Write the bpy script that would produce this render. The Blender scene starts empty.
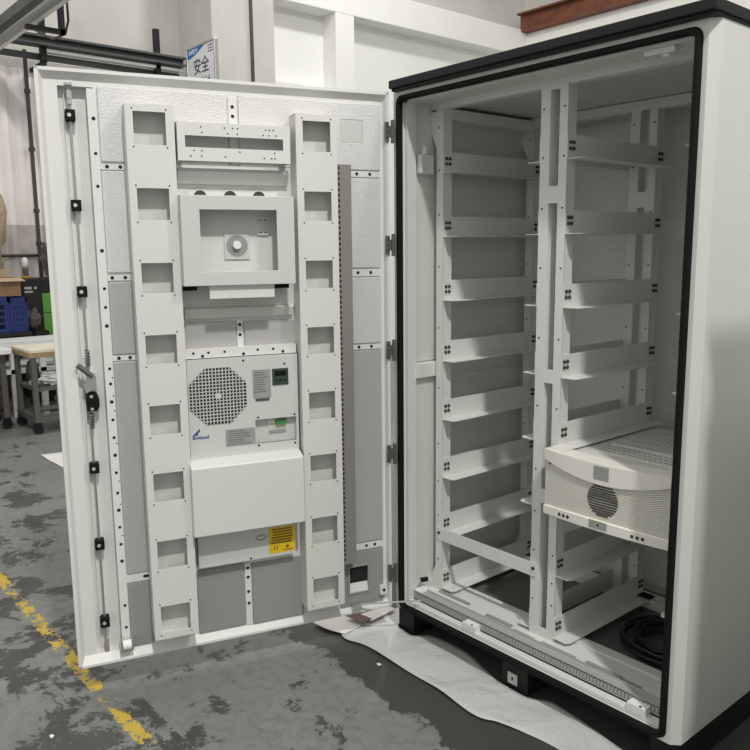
import bpy, bmesh, math, random
from mathutils import Vector, Matrix
random.seed(7)
scn = bpy.context.scene
col = scn.collection

# ---------------------------------------------------------------- camera
cd = bpy.data.cameras.new('camera'); cam = bpy.data.objects.new('camera', cd); col.objects.link(cam)
yaw, pitch, roll, FPX = -0.8728, -0.1595, -0.0100, 778.66
cy, sy, cp, sp = math.cos(yaw), math.sin(yaw), math.cos(pitch), math.sin(pitch)
F_ = Vector((sy*cp, cy*cp, sp)); R_ = Vector((cy, -sy, 0)); U_ = R_.cross(F_)
R2 = R_*math.cos(roll) + U_*math.sin(roll); U2 = -R_*math.sin(roll) + U_*math.cos(roll)
M = Matrix((R2, U2, -F_)).transposed().to_4x4(); M.translation = Vector((2.1774, -1.9263, 1.4948))
cam.matrix_world = M
cd.sensor_fit = 'HORIZONTAL'; cd.sensor_width = 36; cd.lens = 36*FPX/750; cd.clip_end = 100
scn.camera = cam
# ---------------------------------------------------------------- light and exposure
scn.view_settings.view_transform = 'Standard'; scn.view_settings.look = 'None'
scn.view_settings.gamma = 1; scn.view_settings.use_curve_mapping = False
scn.view_settings.exposure = 0.0
w = bpy.data.worlds.new('world'); scn.world = w; w.use_nodes = True
bg = w.node_tree.nodes['Background']; bg.inputs[0].default_value = (1, 0.99, 0.95, 1); bg.inputs[1].default_value = 0.63
def lamp(name, loc, target, power, sx, sy2, color=(1, .985, .95)):
    l = bpy.data.lights.new(name, 'AREA'); l.shape = 'RECTANGLE'; l.size = sx; l.size_y = sy2
    l.energy = power; l.color = color
    o = bpy.data.objects.new(name, l); col.objects.link(o); o.location = loc
    o.rotation_euler = (Vector(target)-Vector(loc)).to_track_quat('-Z', 'Y').to_euler()
    return o
lamp('high_bay_or_fill_lamp', (4.75, -2.08, 7.5), (.6, 0, .8), 370, .30, .30)
lamp('high_bay_or_fill_lamp', (2.75, .55, 4.7), (1.6, .3, 0), 50, .30, .30)
lamp('high_bay_or_fill_lamp', (-3.6, 4.2, 7.3), (-5.0, 4.8, 0), 140, .5, .5)  # added fill, brightens the white infill and pillars of the left wall
lamp('high_bay_or_fill_lamp', (-3.6, -2.5, 7.3), (-5, -2, 0), 95, .5, .5)  # added fill for the benches and wall in the left background

# ---------------------------------------------------------------- materials
def nodes(m): m.use_nodes = True; return m.node_tree.nodes, m.node_tree.links
def mat(name, c, rough=.5, metal=0, bump=0, bscale=300, var=0, vscale=4, spec=.5, emit=None):
    m = bpy.data.materials.new(name); n, l = nodes(m); b = n['Principled BSDF']
    b.inputs['Base Color'].default_value = (*c, 1); b.inputs['Roughness'].default_value = rough
    b.inputs['Metallic'].default_value = metal; b.inputs['Specular IOR Level'].default_value = spec
    tc = n.new('ShaderNodeTexCoord')
    if var:
        t = n.new('ShaderNodeTexNoise'); t.inputs['Scale'].default_value = vscale; t.inputs['Detail'].default_value = 6
        l.new(tc.outputs['Object'], t.inputs['Vector'])
        r = n.new('ShaderNodeValToRGB'); r.color_ramp.elements[0].position = .3; r.color_ramp.elements[1].position = .7
        r.color_ramp.elements[0].color = (*[x*(1-var) for x in c], 1); r.color_ramp.elements[1].color = (*[min(1, x*(1+var)) for x in c], 1)
        l.new(t.outputs['Fac'], r.inputs['Fac']); l.new(r.outputs['Color'], b.inputs['Base Color'])
    if bump:
        t = n.new('ShaderNodeTexNoise'); t.inputs['Scale'].default_value = bscale; t.inputs['Detail'].default_value = 3
        l.new(tc.outputs['Object'], t.inputs['Vector'])
        bp = n.new('ShaderNodeBump'); bp.inputs['Strength'].default_value = bump; bp.inputs['Distance'].default_value = .004
        l.new(t.outputs['Fac'], bp.inputs['Height']); l.new(bp.outputs['Normal'], b.inputs['Normal'])
    return m
M_white = mat('powder_coat_light_grey', (.70, .70, .665), .42, bump=.06, bscale=500)
M_pane = mat('powder_coat_frame_white', (.74, .74, .715), .45)
M_ac = mat('powder_coat_cool_grey', (.60, .62, .59), .45, bump=.04, bscale=500)
M_hole = mat('dark_hole', (.012, .012, .012), .8)
M_black = mat('black_coat', (.010, .010, .011), .55, bump=.05, spec=.3)
M_lid = mat('black_roof_coat', (.014, .014, .015), .5, spec=.3)
M_rubber = mat('black_rubber', (.006, .006, .006), .65, spec=.2)
M_steel = mat('zinc_steel', (.55, .54, .52), .35, .85)
M_dsteel = mat('dark_zinc_steel', (.15, .143, .135), .45, .5)
M_bolt = mat('bolt_head_dark', (.07, .068, .06), .4, .5)
M_duct = mat('grey_plastic_duct', (.24, .23, .215), .45)
M_sduct = mat('pale_grey_plastic_duct', (.42, .42, .40), .5)
M_cream = mat('cream_plastic', (.83, .82, .74), .4)
M_perf = mat('perforated_panel_grey', (.66, .66, .62), .5, var=.10, vscale=160)
M_foam = None
def foil(name, c, sc=90, strength=.55, metal=.25, rough=.38, stretch=(1, 1, 1)):
    m = bpy.data.materials.new(name); n, l = nodes(m); b = n['Principled BSDF']
    b.inputs['Base Color'].default_value = (*c, 1); b.inputs['Metallic'].default_value = metal; b.inputs['Roughness'].default_value = rough
    tc = n.new('ShaderNodeTexCoord'); mp = n.new('ShaderNodeMapping'); mp.inputs['Scale'].default_value = stretch
    l.new(tc.outputs['Object'], mp.inputs['Vector'])
    t = n.new('ShaderNodeTexNoise'); t.inputs['Scale'].default_value = sc; t.inputs['Detail'].default_value = 5; t.inputs['Distortion'].default_value = .6
    l.new(mp.outputs['Vector'], t.inputs['Vector'])
    bp = n.new('ShaderNodeBump'); bp.inputs['Strength'].default_value = strength; bp.inputs['Distance'].default_value = .006
    l.new(t.outputs['Fac'], bp.inputs['Height']); l.new(bp.outputs['Normal'], b.inputs['Normal'])
    return m
M_foil = foil('crinkled_foil_insulation', (.70, .695, .68), 260, .55, .2, .40)
M_foil2 = foil('brushed_foil_insulation', (.46, .455, .44), 90, .22, .15, .42, (1, 1, 5))
M_pad = foil('smooth_grey_insulation', (.30, .305, .297), 40, .06, .0, .5)
M_side = foil('side_wall_insulation', (.68, .68, .645), 40, .12, .1, .45, (1, 1, 4))
M_floorpan = mat('dark_grey_floor_pan', (.13, .13, .125), .5, var=.1)
M_backfoil = foil('back_wall_insulation', (.80, .80, .755), 38, .9, .1, .45, (1, 1, 6))
M_blue = mat('blue_plastic', (.007, .02, .125), .45, var=.15)
M_green = mat('green_panel', (.07, .25, .025), .45)
M_dark = mat('dark_machine_paint', (.012, .0125, .013), .55, spec=.3)
M_card = mat('cardboard', (.22, .14, .08), .85, var=.08, vscale=12)
M_cardl = mat('cardboard_flap', (.42, .31, .20), .85)
M_brown = mat('brown_tape', (.13, .075, .045), .6)
M_bag = mat('grey_cloth', (.075, .067, .06), .9, bump=.4, bscale=40)
M_tan = mat('tan_woven', (.38, .30, .21), .9, bump=.6, bscale=60, var=.25, vscale=20)
M_table = mat('white_table_top', (.80, .80, .80), .35)
M_wood = mat('wooden_edge', (.33, .24, .13), .7, var=.3, vscale=20)
M_woodtop = mat('worn_cream_top', (.72, .68, .55), .55, var=.15, vscale=8)
M_grey = mat('grey_table_steel', (.14, .137, .13), .45, .4)
M_beam = mat('grey_beam_paint', (.075, .08, .078), .5, var=.15, vscale=5)
M_pipe = mat('dark_conduit', (.07, .06, .055), .5, .3)
M_tube = mat('pale_lamp_tube', (.30, .31, .30), .35)
M_tubew = mat('white_lamp_cover_and_highlight', (.85, .85, .83), .4)  # lamp strip cover, also the painted highlight under the overhead tube
M_orange = mat('orange_steel', (.17, .055, .025), .6, var=.3, vscale=6)
M_yellow = mat('yellow_label', (.75, .52, .01), .5)
M_lab = mat('silver_label', (.33, .33, .32), .45)
M_lab2 = mat('dark_print', (.09, .09, .09), .6)
M_brownprint = mat('brown_print', (.25, .13, .01), .6)
M_dgreen = mat('dark_green_display', (.03, .06, .045), .25)
M_green2 = mat('green_terminal', (.06, .25, .08), .4)
M_logob = mat('logo_blue', (.02, .06, .25), .5)
M_signb = mat('sign_blue', (.03, .15, .55), .5)
M_signw = mat('sign_white', (.82, .85, .86), .4)
M_signd = mat('sign_navy', (.01, .02, .08), .5)
M_ball = mat('white_nylon', (.85, .85, .84), .4)
M_cable = mat('black_cable', (.010, .010, .011), .35)
M_cream2 = mat('screw_bright', (.7, .7, .7), .3, .6)

def wall_mat(name, c, dirt=.08):
    m = mat(name, c, .8, var=dirt, vscale=1.3, bump=.15, bscale=60); return m
M_wall = wall_mat('painted_plaster_wall', (.60, .58, .545))
M_wallw = wall_mat('white_plaster_wall', (.86, .86, .83), .02)
M_clad = wall_mat('ribbed_cladding_paint', (.84, .79, .77), .10)
M_clad2 = wall_mat('ribbed_cladding_stained', (.55, .51, .485), .35)

def floor_material():
    m = bpy.data.materials.new('worn_painted_concrete'); n, l = nodes(m); b = n['Principled BSDF']
    tc = n.new('ShaderNodeTexCoord')
    def noise(sc, det=8, rough=.6, dist=0, vec=None):
        t = n.new('ShaderNodeTexNoise'); t.inputs['Scale'].default_value = sc; t.inputs['Detail'].default_value = det
        t.inputs['Roughness'].default_value = rough; t.inputs['Distortion'].default_value = dist
        l.new(vec or tc.outputs['Object'], t.inputs['Vector']); return t.outputs['Fac']
    def ramp(fac, p0, p1, c0=(0, 0, 0), c1=(1, 1, 1)):
        r = n.new('ShaderNodeValToRGB'); e = r.color_ramp.elements
        e[0].position = p0; e[1].position = p1; e[0].color = (*c0, 1); e[1].color = (*c1, 1)
        l.new(fac, r.inputs['Fac']); return r.outputs['Color']
    def mix(f, a, c):
        x = n.new('ShaderNodeMix'); x.data_type = 'RGBA'
        l.new(f, x.inputs['Factor'])
        for s, v in ((x.inputs['A'], a), (x.inputs['B'], c)):
            if isinstance(v, tuple): s.default_value = (*v, 1)
            else: l.new(v, s)
        return x.outputs['Result']
    def math_(op, a, c=None):
        x = n.new('ShaderNodeMath'); x.operation = op
        for i, v in enumerate((a, c)):
            if v is None: continue
            if isinstance(v, (int, float)): x.inputs[i].default_value = v
            else: l.new(v, x.inputs[i])
        return x.outputs[0]
    sep = n.new('ShaderNodeSeparateXYZ'); l.new(tc.outputs['Object'], sep.inputs[0])
    X, Y = sep.outputs['X'], sep.outputs['Y']
    # worn patches: heavier wear in the lane beyond the yellow line
    lane = math_('LESS_THAN', Y, -0.55)
    near = math_('MULTIPLY', math_('SMOOTH_MIN', math_('MULTIPLY', math_('SUBTRACT', -0.5, Y), 1.2), 1.0), 0.075)
    lo = math_('MULTIPLY', math_('SUBTRACT', noise(.8, 3), .5), .22)
    fr = math_('MULTIPLY', math_('MULTIPLY', math_('GREATER_THAN', Y, -0.97), math_('GREATER_THAN', X, -0.9)), -0.05)
    f = math_('ADD', math_('ADD', noise(4.2, 13, .74, .35), near), math_('ADD', lo, fr))
    patch = ramp(f, .548, .560)
    tone = ramp(noise(.9, 4), .3, .7, (.165, .174, .162), (.225, .235, .22))
    tone2 = mix(ramp(noise(24, 6, .7), .45, .75), tone, (.135, .14, .132))
    dark = ramp(noise(5, 5), .3, .7, (.048, .048, .046), (.075, .075, .072))
    base = mix(patch, tone2, dark)
    # small chips and specks
    chips = ramp(noise(13, 8, .7, .3), .67, .69)
    base = mix(chips, base, (.075, .075, .072))
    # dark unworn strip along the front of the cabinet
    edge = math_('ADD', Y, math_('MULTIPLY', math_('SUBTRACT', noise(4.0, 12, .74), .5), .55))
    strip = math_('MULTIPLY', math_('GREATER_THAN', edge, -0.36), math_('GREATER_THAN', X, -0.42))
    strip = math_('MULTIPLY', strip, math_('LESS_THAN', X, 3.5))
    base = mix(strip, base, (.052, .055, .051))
    # painted yellow line, chipped
    yl = math_('SUBTRACT', Y, -1.066)
    wob = math_('ADD', math_('ABSOLUTE', yl), math_('MULTIPLY', math_('SUBTRACT', noise(30, 6, .7), .5), .05))
    line = math_('MULTIPLY', math_('LESS_THAN', wob, .025), math_('GREATER_THAN', noise(11, 9, .75), .495))
    line = math_('MULTIPLY', line, math_('LESS_THAN', X, 0.06))
    base = mix(line, base, (.52, .37, .05))
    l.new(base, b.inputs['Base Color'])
    rr = n.new('ShaderNodeMapRange'); rr.inputs['To Min'].default_value = .34; rr.inputs['To Max'].default_value = .6
    l.new(noise(6, 5), rr.inputs['Value']); l.new(rr.outputs[0], b.inputs['Roughness'])
    bp = n.new('ShaderNodeBump'); bp.inputs['Strength'].default_value = .25; bp.inputs['Distance'].default_value = .002
    l.new(patch, bp.inputs['Height']); l.new(bp.outputs['Normal'], b.inputs['Normal'])
    return m
M_floor = floor_material()
def sheet_material():
    m = bpy.data.materials.new('crumpled_white_foam_sheet'); n, l = nodes(m); b = n['Principled BSDF']
    b.inputs['Base Color'].default_value = (.60, .60, .59, 1); b.inputs['Roughness'].default_value = .42
    tc = n.new('ShaderNodeTexCoord'); t = n.new('ShaderNodeTexNoise'); t.inputs['Scale'].default_value = 9; t.inputs['Detail'].default_value = 8
    t.inputs['Distortion'].default_value = .5
    l.new(tc.outputs['Object'], t.inputs['Vector'])
    bp = n.new('ShaderNodeBump'); bp.inputs['Strength'].default_value = .8; bp.inputs['Distance'].default_value = .02
    l.new(t.outputs['Fac'], bp.inputs['Height']); l.new(bp.outputs['Normal'], b.inputs['Normal'])
    return m
M_sheet = sheet_material()
M_paper = mat('white_paper', (.74, .73, .70), .6, bump=.2, bscale=14)

# ---------------------------------------------------------------- mesh helpers
class MB:
    def __init__(s): s.v = []; s.f = []; s.m = []
    def add(s, vs, fs, mi=0):
        o = len(s.v); s.v += [tuple(p) for p in vs]
        for f in fs: s.f.append([o+i for i in f]); s.m.append(mi)
        return s
    def box(s, x0, x1, y0, y1, z0, z1, mi=0):
        x0, x1 = sorted((x0, x1)); y0, y1 = sorted((y0, y1)); z0, z1 = sorted((z0, z1))
        return s.add([(x, y, z) for z in (z0, z1) for y in (y0, y1) for x in (x0, x1)],
            [(0, 2, 3, 1), (4, 5, 7, 6), (0, 1, 5, 4), (2, 6, 7, 3), (0, 4, 6, 2), (1, 3, 7, 5)], mi)
    def tube(s, pts, r, n=10, mi=0, caps=True):
        pts = [Vector(p) for p in pts]; k = len(pts); rings = []
        prev = None
        for i, p in enumerate(pts):
            t = (pts[min(i+1, k-1)]-pts[max(i-1, 0)]).normalized()
            if prev is None:
                a = t.cross(Vector((0, 0, 1)));  a = a if a.length > .05 else t.cross(Vector((1, 0, 0)))
            else: a = prev - t*prev.dot(t)
            a.normalize(); prev = a; b = t.cross(a)
            rr = r[i] if isinstance(r, (list, tuple)) else r
            rings.append([p+(a*math.cos(2*math.pi*j/n)+b*math.sin(2*math.pi*j/n))*rr for j in range(n)])
        fs = [(i*n+j, i*n+(j+1) % n, (i+1)*n+(j+1) % n, (i+1)*n+j) for i in range(k-1) for j in range(n)]
        if caps: fs += [tuple(range(n-1, -1, -1)), tuple((k-1)*n+j for j in range(n))]
        return s.add([p for r_ in rings for p in r_], fs, mi)
    def prism(s, poly, fn, a, b, mi=0):
        # poly of 2D points, fn(u,v,w)->xyz, extruded w from a to b
        n = len(poly)
        vs = [fn(u, v, a) for u, v in poly]+[fn(u, v, b) for u, v in poly]
        fs = [tuple(range(n-1, -1, -1)), tuple(range(n, 2*n))]+[(i, (i+1) % n, n+(i+1) % n, n+i) for i in range(n)]
        return s.add(vs, fs, mi)
    def plate(s, x0, x1, z0, z1, y0, y1, holes=(), mi=0, fn=None):
        # plate in the xz plane, thickness y0..y1, rectangular holes (xa,xb,za,zb)
        xs = sorted({x0, x1, *[h for q in holes for h in q[:2]]}); zs = sorted({z0, z1, *[h for q in holes for h in q[2:]]})
        xs = [x for x in xs if x0-1e-9 <= x <= x1+1e-9]; zs = [z for z in zs if z0-1e-9 <= z <= z1+1e-9]
        nx, nz = len(xs), len(zs)
        keep = lambda i, k: 0 <= i < nx-1 and 0 <= k < nz-1 and not any(q[0] < (xs[i]+xs[i+1])/2 < q[1] and q[2] < (zs[k]+zs[k+1])/2 < q[3] for q in holes)
        fn = fn or (lambda x, y, z: (x, y, z))
        vs = [fn(x, y, z) for y in (y0, y1) for z in zs for x in xs]; N = nx*nz
        id_ = lambda i, k, t: t*N+k*nx+i
        fs = []
        for k in range(nz-1):
            for i in range(nx-1):
                if not keep(i, k): continue
                fs.append((id_(i, k, 0), id_(i+1, k, 0), id_(i+1, k+1, 0), id_(i, k+1, 0)))
                fs.append((id_(i, k, 1), id_(i, k+1, 1), id_(i+1, k+1, 1), id_(i+1, k, 1)))
                if not keep(i-1, k): fs.append((id_(i, k, 0), id_(i, k+1, 0), id_(i, k+1, 1), id_(i, k, 1)))
                if not keep(i+1, k): fs.append((id_(i+1, k, 0), id_(i+1, k, 1), id_(i+1, k+1, 1), id_(i+1, k+1, 0)))
                if not keep(i, k-1): fs.append((id_(i, k, 0), id_(i, k, 1), id_(i+1, k, 1), id_(i+1, k, 0)))
                if not keep(i, k+1): fs.append((id_(i, k+1, 0), id_(i+1, k+1, 0), id_(i+1, k+1, 1), id_(i, k+1, 1)))
        return s.add(vs, fs, mi)
    def disc(s, c, r, axis, t, n=12, mi=0):
        c = Vector(c); a = Vector(axis).normalized()
        return s.tube([c, c+a*t], r, n, mi)
    def build(s, name, mats, parent=None, bevel=0, smooth=False, loc=(0, 0, 0), rotz=0, base=(0, 0, 0), seg=2):
        me = bpy.data.meshes.new(name)
        me.from_pydata([(x-base[0], y-base[1], z-base[2]) for x, y, z in s.v], [], s.f)
        for mm in (mats if isinstance(mats, (list, tuple)) else [mats]): me.materials.append(mm)
        me.polygons.foreach_set('material_index', s.m)
        bm = bmesh.new(); bm.from_mesh(me)
        bmesh.ops.recalc_face_normals(bm, faces=bm.faces); bm.to_mesh(me); bm.free()
        if smooth: me.polygons.foreach_set('use_smooth', [True]*len(me.polygons))
        me.update()
        o = bpy.data.objects.new(name, me); col.objects.link(o)
        o.location = loc; o.rotation_euler = (0, 0, rotz)
        if parent: o.parent = parent
        if bevel:
            b = o.modifiers.new('bevel', 'BEVEL'); b.width = bevel; b.segments = seg; b.limit_method = 'ANGLE'; b.angle_limit = math.radians(40)
        return o
def tag(o, label, cat, group=None, kind=None):
    o['label'] = label; o['category'] = cat
    if group: o['group'] = group
    if kind: o['kind'] = kind
    return o
def struct(o): o['kind'] = 'structure'; return o
def thing(name, label, cat, loc=(0, 0, 0), rotz=0, group=None, parent=None):
    o = bpy.data.objects.new(name, None); col.objects.link(o); o.location = loc; o.rotation_euler = (0, 0, rotz)
    o.empty_display_size = .1
    return tag(o, label, cat, group)
def text_mesh(name, body, size, material, M4, parent=None, extrude=.0004, align='CENTER', bold=0):
    cu = bpy.data.curves.new(name, 'FONT'); cu.body = body; cu.size = size; cu.align_x = align; cu.align_y = 'CENTER'; cu.extrude = extrude
    cu.offset = bold
    t = bpy.data.objects.new(name+'_source', cu); col.objects.link(t)
    dg = bpy.context.evaluated_depsgraph_get(); dg.update()
    me = bpy.data.meshes.new_from_object(t.evaluated_get(dg)); bpy.data.objects.remove(t)
    me.materials.clear(); me.materials.append(material); me.transform(M4); me.name = name
    o = bpy.data.objects.new(name, me); col.objects.link(o)
    if parent: o.parent = parent
    return o
def copy_tree(o, parent=None):
    c = o.copy(); col.objects.link(c); c.parent = parent
    for ch in list(o.children): copy_tree(ch, c)
    return c
def rrect(x0, x1, z0, z1, r, n=6):
    pts = []
    for cx, cz, a0 in ((x1-r, z1-r, 0), (x0+r, z1-r, 90), (x0+r, z0+r, 180), (x1-r, z0+r, 270)):
        for i in range(n+1):
            a = math.radians(a0+90*i/n); pts.append((cx+r*math.cos(a), cz+r*math.sin(a)))
    return pts

# ================================================================ the setting
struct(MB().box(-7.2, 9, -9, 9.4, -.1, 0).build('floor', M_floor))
struct(MB().box(-7.3, -7, -9, 9.5, 0, 7.5).build('wall_left', M_wall))
struct(MB().box(-7.3, 9, 9.2, 9.5, 0, 7.5).build('wall_back', M_wall))
# ribbed cladding along the lower left wall (upper part pale, lower part stained)
def ribbed(y0, y1, z0, z1, x, amp, pitch):
    m = MB(); n = int((y1-y0)/pitch*8); vs = []
    for i in range(n+1):
        y = y0+(y1-y0)*i/n; ph = (i % 8)/8
        d = amp*max(-1, min(1, 2.2*math.sin(2*math.pi*ph)))
        vs += [(x+d, y, z0), (x+d, y, z1)]
    m.add(vs, [(2*i, 2*i+2, 2*i+3, 2*i+1) for i in range(n)])
    return m
struct(ribbed(-4, 2.7, 1.80, 3.45, -6.93, .022, .19).build('trim_1', M_clad))
struct(ribbed(-4, 2.7, 0, 1.80, -6.925, .022, .19).build('trim_2', M_clad2))
# masonry pillars, beam and white infill on the left wall
struct(MB().box(-7, -6.2, 2.72, 3.18, 0, 7.5).build('trim_3', M_wall, bevel=.01))
struct(MB().box(-7, -6.4, 3.26, 3.70, 0, 7.5).build('trim_4', M_wall, bevel=.01))
struct(MB().box(-7, -6.65, 3.70, 9.2, 4.66, 5.06).build('trim_5', M_wallw, bevel=.01))
struct(MB().box(-7, -6.65, 4.85, 5.17, 0, 4.66).build('trim_6', M_wallw, bevel=.01))
struct(MB().box(-7, -6.65, 3.70, 4.85, 3.2, 3.66).build('trim_7', M_wallw, bevel=.01))
struct(MB().box(-6.99, -6.95, 3.70, 9.2, 0, 4.66).build('trim_8', M_wallw))
struct(MB().box(-7, 9, 8.85, 9.2, 4.55, 5.02).build('trim_9', M_wallw, bevel=.01))
struct(MB().box(-7, 9, 9.1, 9.2, 0, 4.55).build('trim_10', M_wallw))

# steel members high on the walls
o = MB()
o.box(-6.75, 9, 8.80, 8.84, 5.05, 5.32); o.box(-6.75, 9, 8.70, 8.94, 5.02, 5.05); o.box(-6.75, 9, 8.70, 8.94, 5.30, 5.33)
tag(o.build('steel_beam', M_orange, bevel=.004), 'rusty orange steel beam high on the far wall above the cabinet roof', 'beam')
b = thing('runway_beam', 'dark grey steel rail running along the left wall at ceiling height towards the safety sign', 'beam', (-6.5, 0, 3.5))
def loc(m, name, mt, par, base, **k): return m.build(name, mt, par, base=base, **k)
bb = (-6.5, 0, 3.5)
o = MB(); o.box(-6.58, -6.42, -3, 2.496, 3.675, 3.70); o.box(-6.51, -6.49, -3, 2.496, 3.62, 3.68); o.box(-6.58, -6.42, -3, 2.496, 3.60, 3.62)
loc(o, 'flange', M_beam, b, bb, bevel=.003)
loc(MB().box(-6.60, -6.50, 0.95, 2.49, 3.555, 3.585), 'lamp_strip', M_tubew, b, bb)
loc(MB().tube([(-6.62, -3, 3.52), (-6.62, 2.49, 3.52)], .035, 12), 'conduit', M_beam, b, bb, smooth=True)
for y in (0.93, 2.19):
    loc(MB().box(-6.56, -6.50, y-.03, y+.03, 3.45, 4.5 if y < 1 else 3.98).box(-6.95, -6.50, y-.02, y+.02, 3.42, 3.46), 'hanger', M_black, b, bb)
b = thing('cross_rail', 'dark square rail with pale lamp tube crossing overhead at the upper left corner', 'beam', (-5, .37, 3.3)); bb = (-5, .37, 3.3)
loc(MB().box(-6.42, 3.0, (.335), .415, 3.56, 3.655), 'rail', M_beam, b, bb, bevel=.004)
loc(MB().tube([(-6.9, .37, 3.475), (3.0, .37, 3.475)], .036, 14), 'lamp_tube', M_tube, b, bb, smooth=True)
loc(MB().box(-6.9, 3.0, .385, .415, 3.428, 3.440), 'highlight_strip', M_tubew, b, bb)  # white strip painted in as the highlight along the tube's lower edge
for x in (-5.0, -2.2):
    loc(MB().box(x-.03, x+.03, .30, .62, 3.36, 3.395).box(x-.03, x+.03, .58, .62, 3.36, 3.66).box(x-.03, x+.03, .42, .62, 3.63, 3.66), 'hook', M_black, b, bb)
tag(MB().tube([(-5.0, .66, 4.2), (-5.0, .66, 3.7), (-5.05, .68, 3.50), (-5.2, .70, 3.42), (-5.6, .72, 3.46), (-6.35, .80, 3.715)], .011, 8).build('hanging_cable', M_pipe, smooth=True),
    'thin dark cable drooping under the overhead rail at the upper left', 'cable')
o = MB().tube([(-6.83, .835, 0), (-6.83, .835, 3.62)], .022, 10)
for z in (1.6, 1.95, 2.6, 3.2): o.tube([(-6.83, .835, z-.02), (-6.83, .835, z+.02)], .034, 10)
tag(o.build('conduit_pipe', M_pipe, smooth=False), 'thin dark vertical conduit running up the ribbed left wall', 'pipe')
tag(MB().tube([(-6.87, -4, 1.47), (-6.87, 2.7, 1.47)], .016, 8).build('water_pipe', M_pipe, smooth=True), 'slim horizontal pipe along the ribbed left wall behind the green machine', 'pipe')
tag(MB().tube([(-6.165, 3.225, 0), (-6.165, 3.225, 7.4)], .022, 8).build('drain_pipe', M_pipe, smooth=True), 'thin dark vertical pipe between the two wall pillars right of the safety sign', 'pipe')
v = thing('pipe_valve', 'small white valve with yellow collar on the pipe above the green machine', 'valve', (-6.8, .66, 1.2)); bb = (-6.8, .66, 1.2)
loc(MB().tube([(-6.8, .66, 1.33), (-6.8, .66, 1.36), (-6.8, .66, 1.42), (-6.8, .66, 1.45)], [.015, .036, .036, .015], 14), 'dome', M_ball, v, bb, smooth=True)
loc(MB().tube([(-6.8, .66, 1.20), (-6.8, .66, 1.33)], .03, 10), 'stem', M_dsteel, v, bb)
loc(MB().tube([(-6.8, .66, 1.22), (-6.8, .66, 1.25)], .05, 10), 'collar', M_yellow, v, bb)

# safety sign on the pillar
sg = thing('safety_sign', 'framed blue and white safety sign with Chinese characters above the open door', 'sign', (-6.09, 2.50, 2.75)); bb = (-6.09, 2.50, 2.75)
X0, X1, Z0, Z1 = -6.428, -5.757, 2.75, 3.790
loc(MB().plate(X0, X1, Z0, Z1, 2.497, 2.545, [(X0+.025, X1-.025, Z0+.025, Z1-.025)]), 'frame', M_steel, sg, bb, bevel=.004)
loc(MB().box(X0+.024, X1-.024, 2.507, 2.53, Z0+.024, Z1-.024), 'board', M_signw, sg, bb)
def onsign(x, z): return (X0+.024+x*.623, z)
poly = [(X0+.024, Z1-.024), (X0+.43, Z1-.024)]
for i in range(1, 9):
    a = i/8; poly.append((X0+.43-.406*a, Z1-.024-.10*math.sin(a*math.pi/2)))
loc(MB().prism(poly[::-1], lambda u, v, w: (u, w, v), 2.5045, 2.5075), 'blue_corner', M_signb, sg, bb)
RX = lambda x, z, y, k=1: Matrix.Translation((x-bb[0], y-bb[1], z-bb[2])) @ Matrix.Rotation(math.radians(90), 4, 'X')
text_mesh('lettering', 'SAFETY', .062, M_signw, RX(X0+.17, Z1-.062, 2.503), sg, bold=.002)
text_mesh('characters', '安全', .185, M_signd, RX(X0+.345, Z1-.245, 2.5035), sg, bold=.0)
loc(MB().tube([(-6.3, 2.54, 3.2), (-6.3, 2.725, 3.2)], .015, 8), 'standoff', M_steel, sg, bb)
for k in range(3): loc(MB().box(X1-.16, X1-.055, 2.505, 2.507, Z1-.06-.03*k, Z1-.05-.03*k), 'small_print', M_signd, sg, bb)
for x in (.13, .20, .27, .35, .42, .49): loc(MB().box(X0+x, X0+x+.04, 2.505, 2.507, Z1-.372, Z1-.364), 'small_print', M_signd, sg, bb)
for x in (.37, .43, .49): loc(MB().box(X0+x, X0+x+.045, 2.505, 2.507, Z1-.415, Z1-.388), 'small_print', M_signd, sg, bb)

# ---------------------------------------------------------------- left background: carts, bench, crates
def caster(m, x, y, zt, mi=0):
    m.box(x-.03, x+.03, y-.025, y+.025, .075, zt, mi); m.disc((x-.015, y, .042), .042, (1, 0, 0), .03, 14, mi)
ct = thing('workshop_cart', 'grey steel workshop cart with worn cream top and wooden edge on casters', 'cart', (-4.8, .45, 0)); bb = (-4.8, .45, 0)
loc(MB().box(-4.98, -4.47, -.03, .95, .685, .705), 'tabletop', M_woodtop, ct, bb)
loc(MB().plate(-4.985, -4.465, -.035, .955, .645, .686, [(-4.94, -4.51, .02, .90)], fn=lambda x, y, z: (x, z, y)), 'wooden_edge', M_wood, ct, bb)
for x in (-4.50, -4.95):
    for y in (0, .92):
        loc(MB().box(x-.02, x+.02, y-.02, y+.02, .10, .645), 'leg', M_grey, ct, bb)
        o = MB(); caster(o, x, y, .10); loc(o, 'caster', M_black, ct, bb)
loc(MB().plate(-4.975, -4.475, -.025, .945, .10, .145, [(-4.925, -4.525, .03, .89)], fn=lambda x, y, z: (x, z, y)), 'base_frame', M_grey, ct, bb)
loc(MB().box(-4.96, -4.49, .0, .92, .36, .385), 'shelf', M_grey, ct, bb)
loc(MB().box(-4.53, -4.49, 0, .92, .20, .23), 'rail', M_grey, ct, bb)
ct = thing('workshop_table', 'white topped grey steel table on casters cut off by the left edge', 'table', (-5.02, -.6, 0)); bb = (-5.02, -.6, 0)
loc(MB().box(-5.29, -4.75, -1.2, -.09, .66, .705), 'tabletop', M_table, ct, bb, bevel=.005)
for x in (-4.90, -5.23):
    for y in (-.135, -1.13):
        loc(MB().box(x-.022, x+.022, y-.022, y+.022, .10, .66), 'leg', M_grey, ct, bb)
        o = MB(); caster(o, x, y, .10); loc(o, 'caster', M_black, ct, bb)
loc(MB().tube([(-4.90, -.14, .16), (-4.90, -1.12, .42)], .016, 8), 'brace', M_black, ct, bb)
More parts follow.
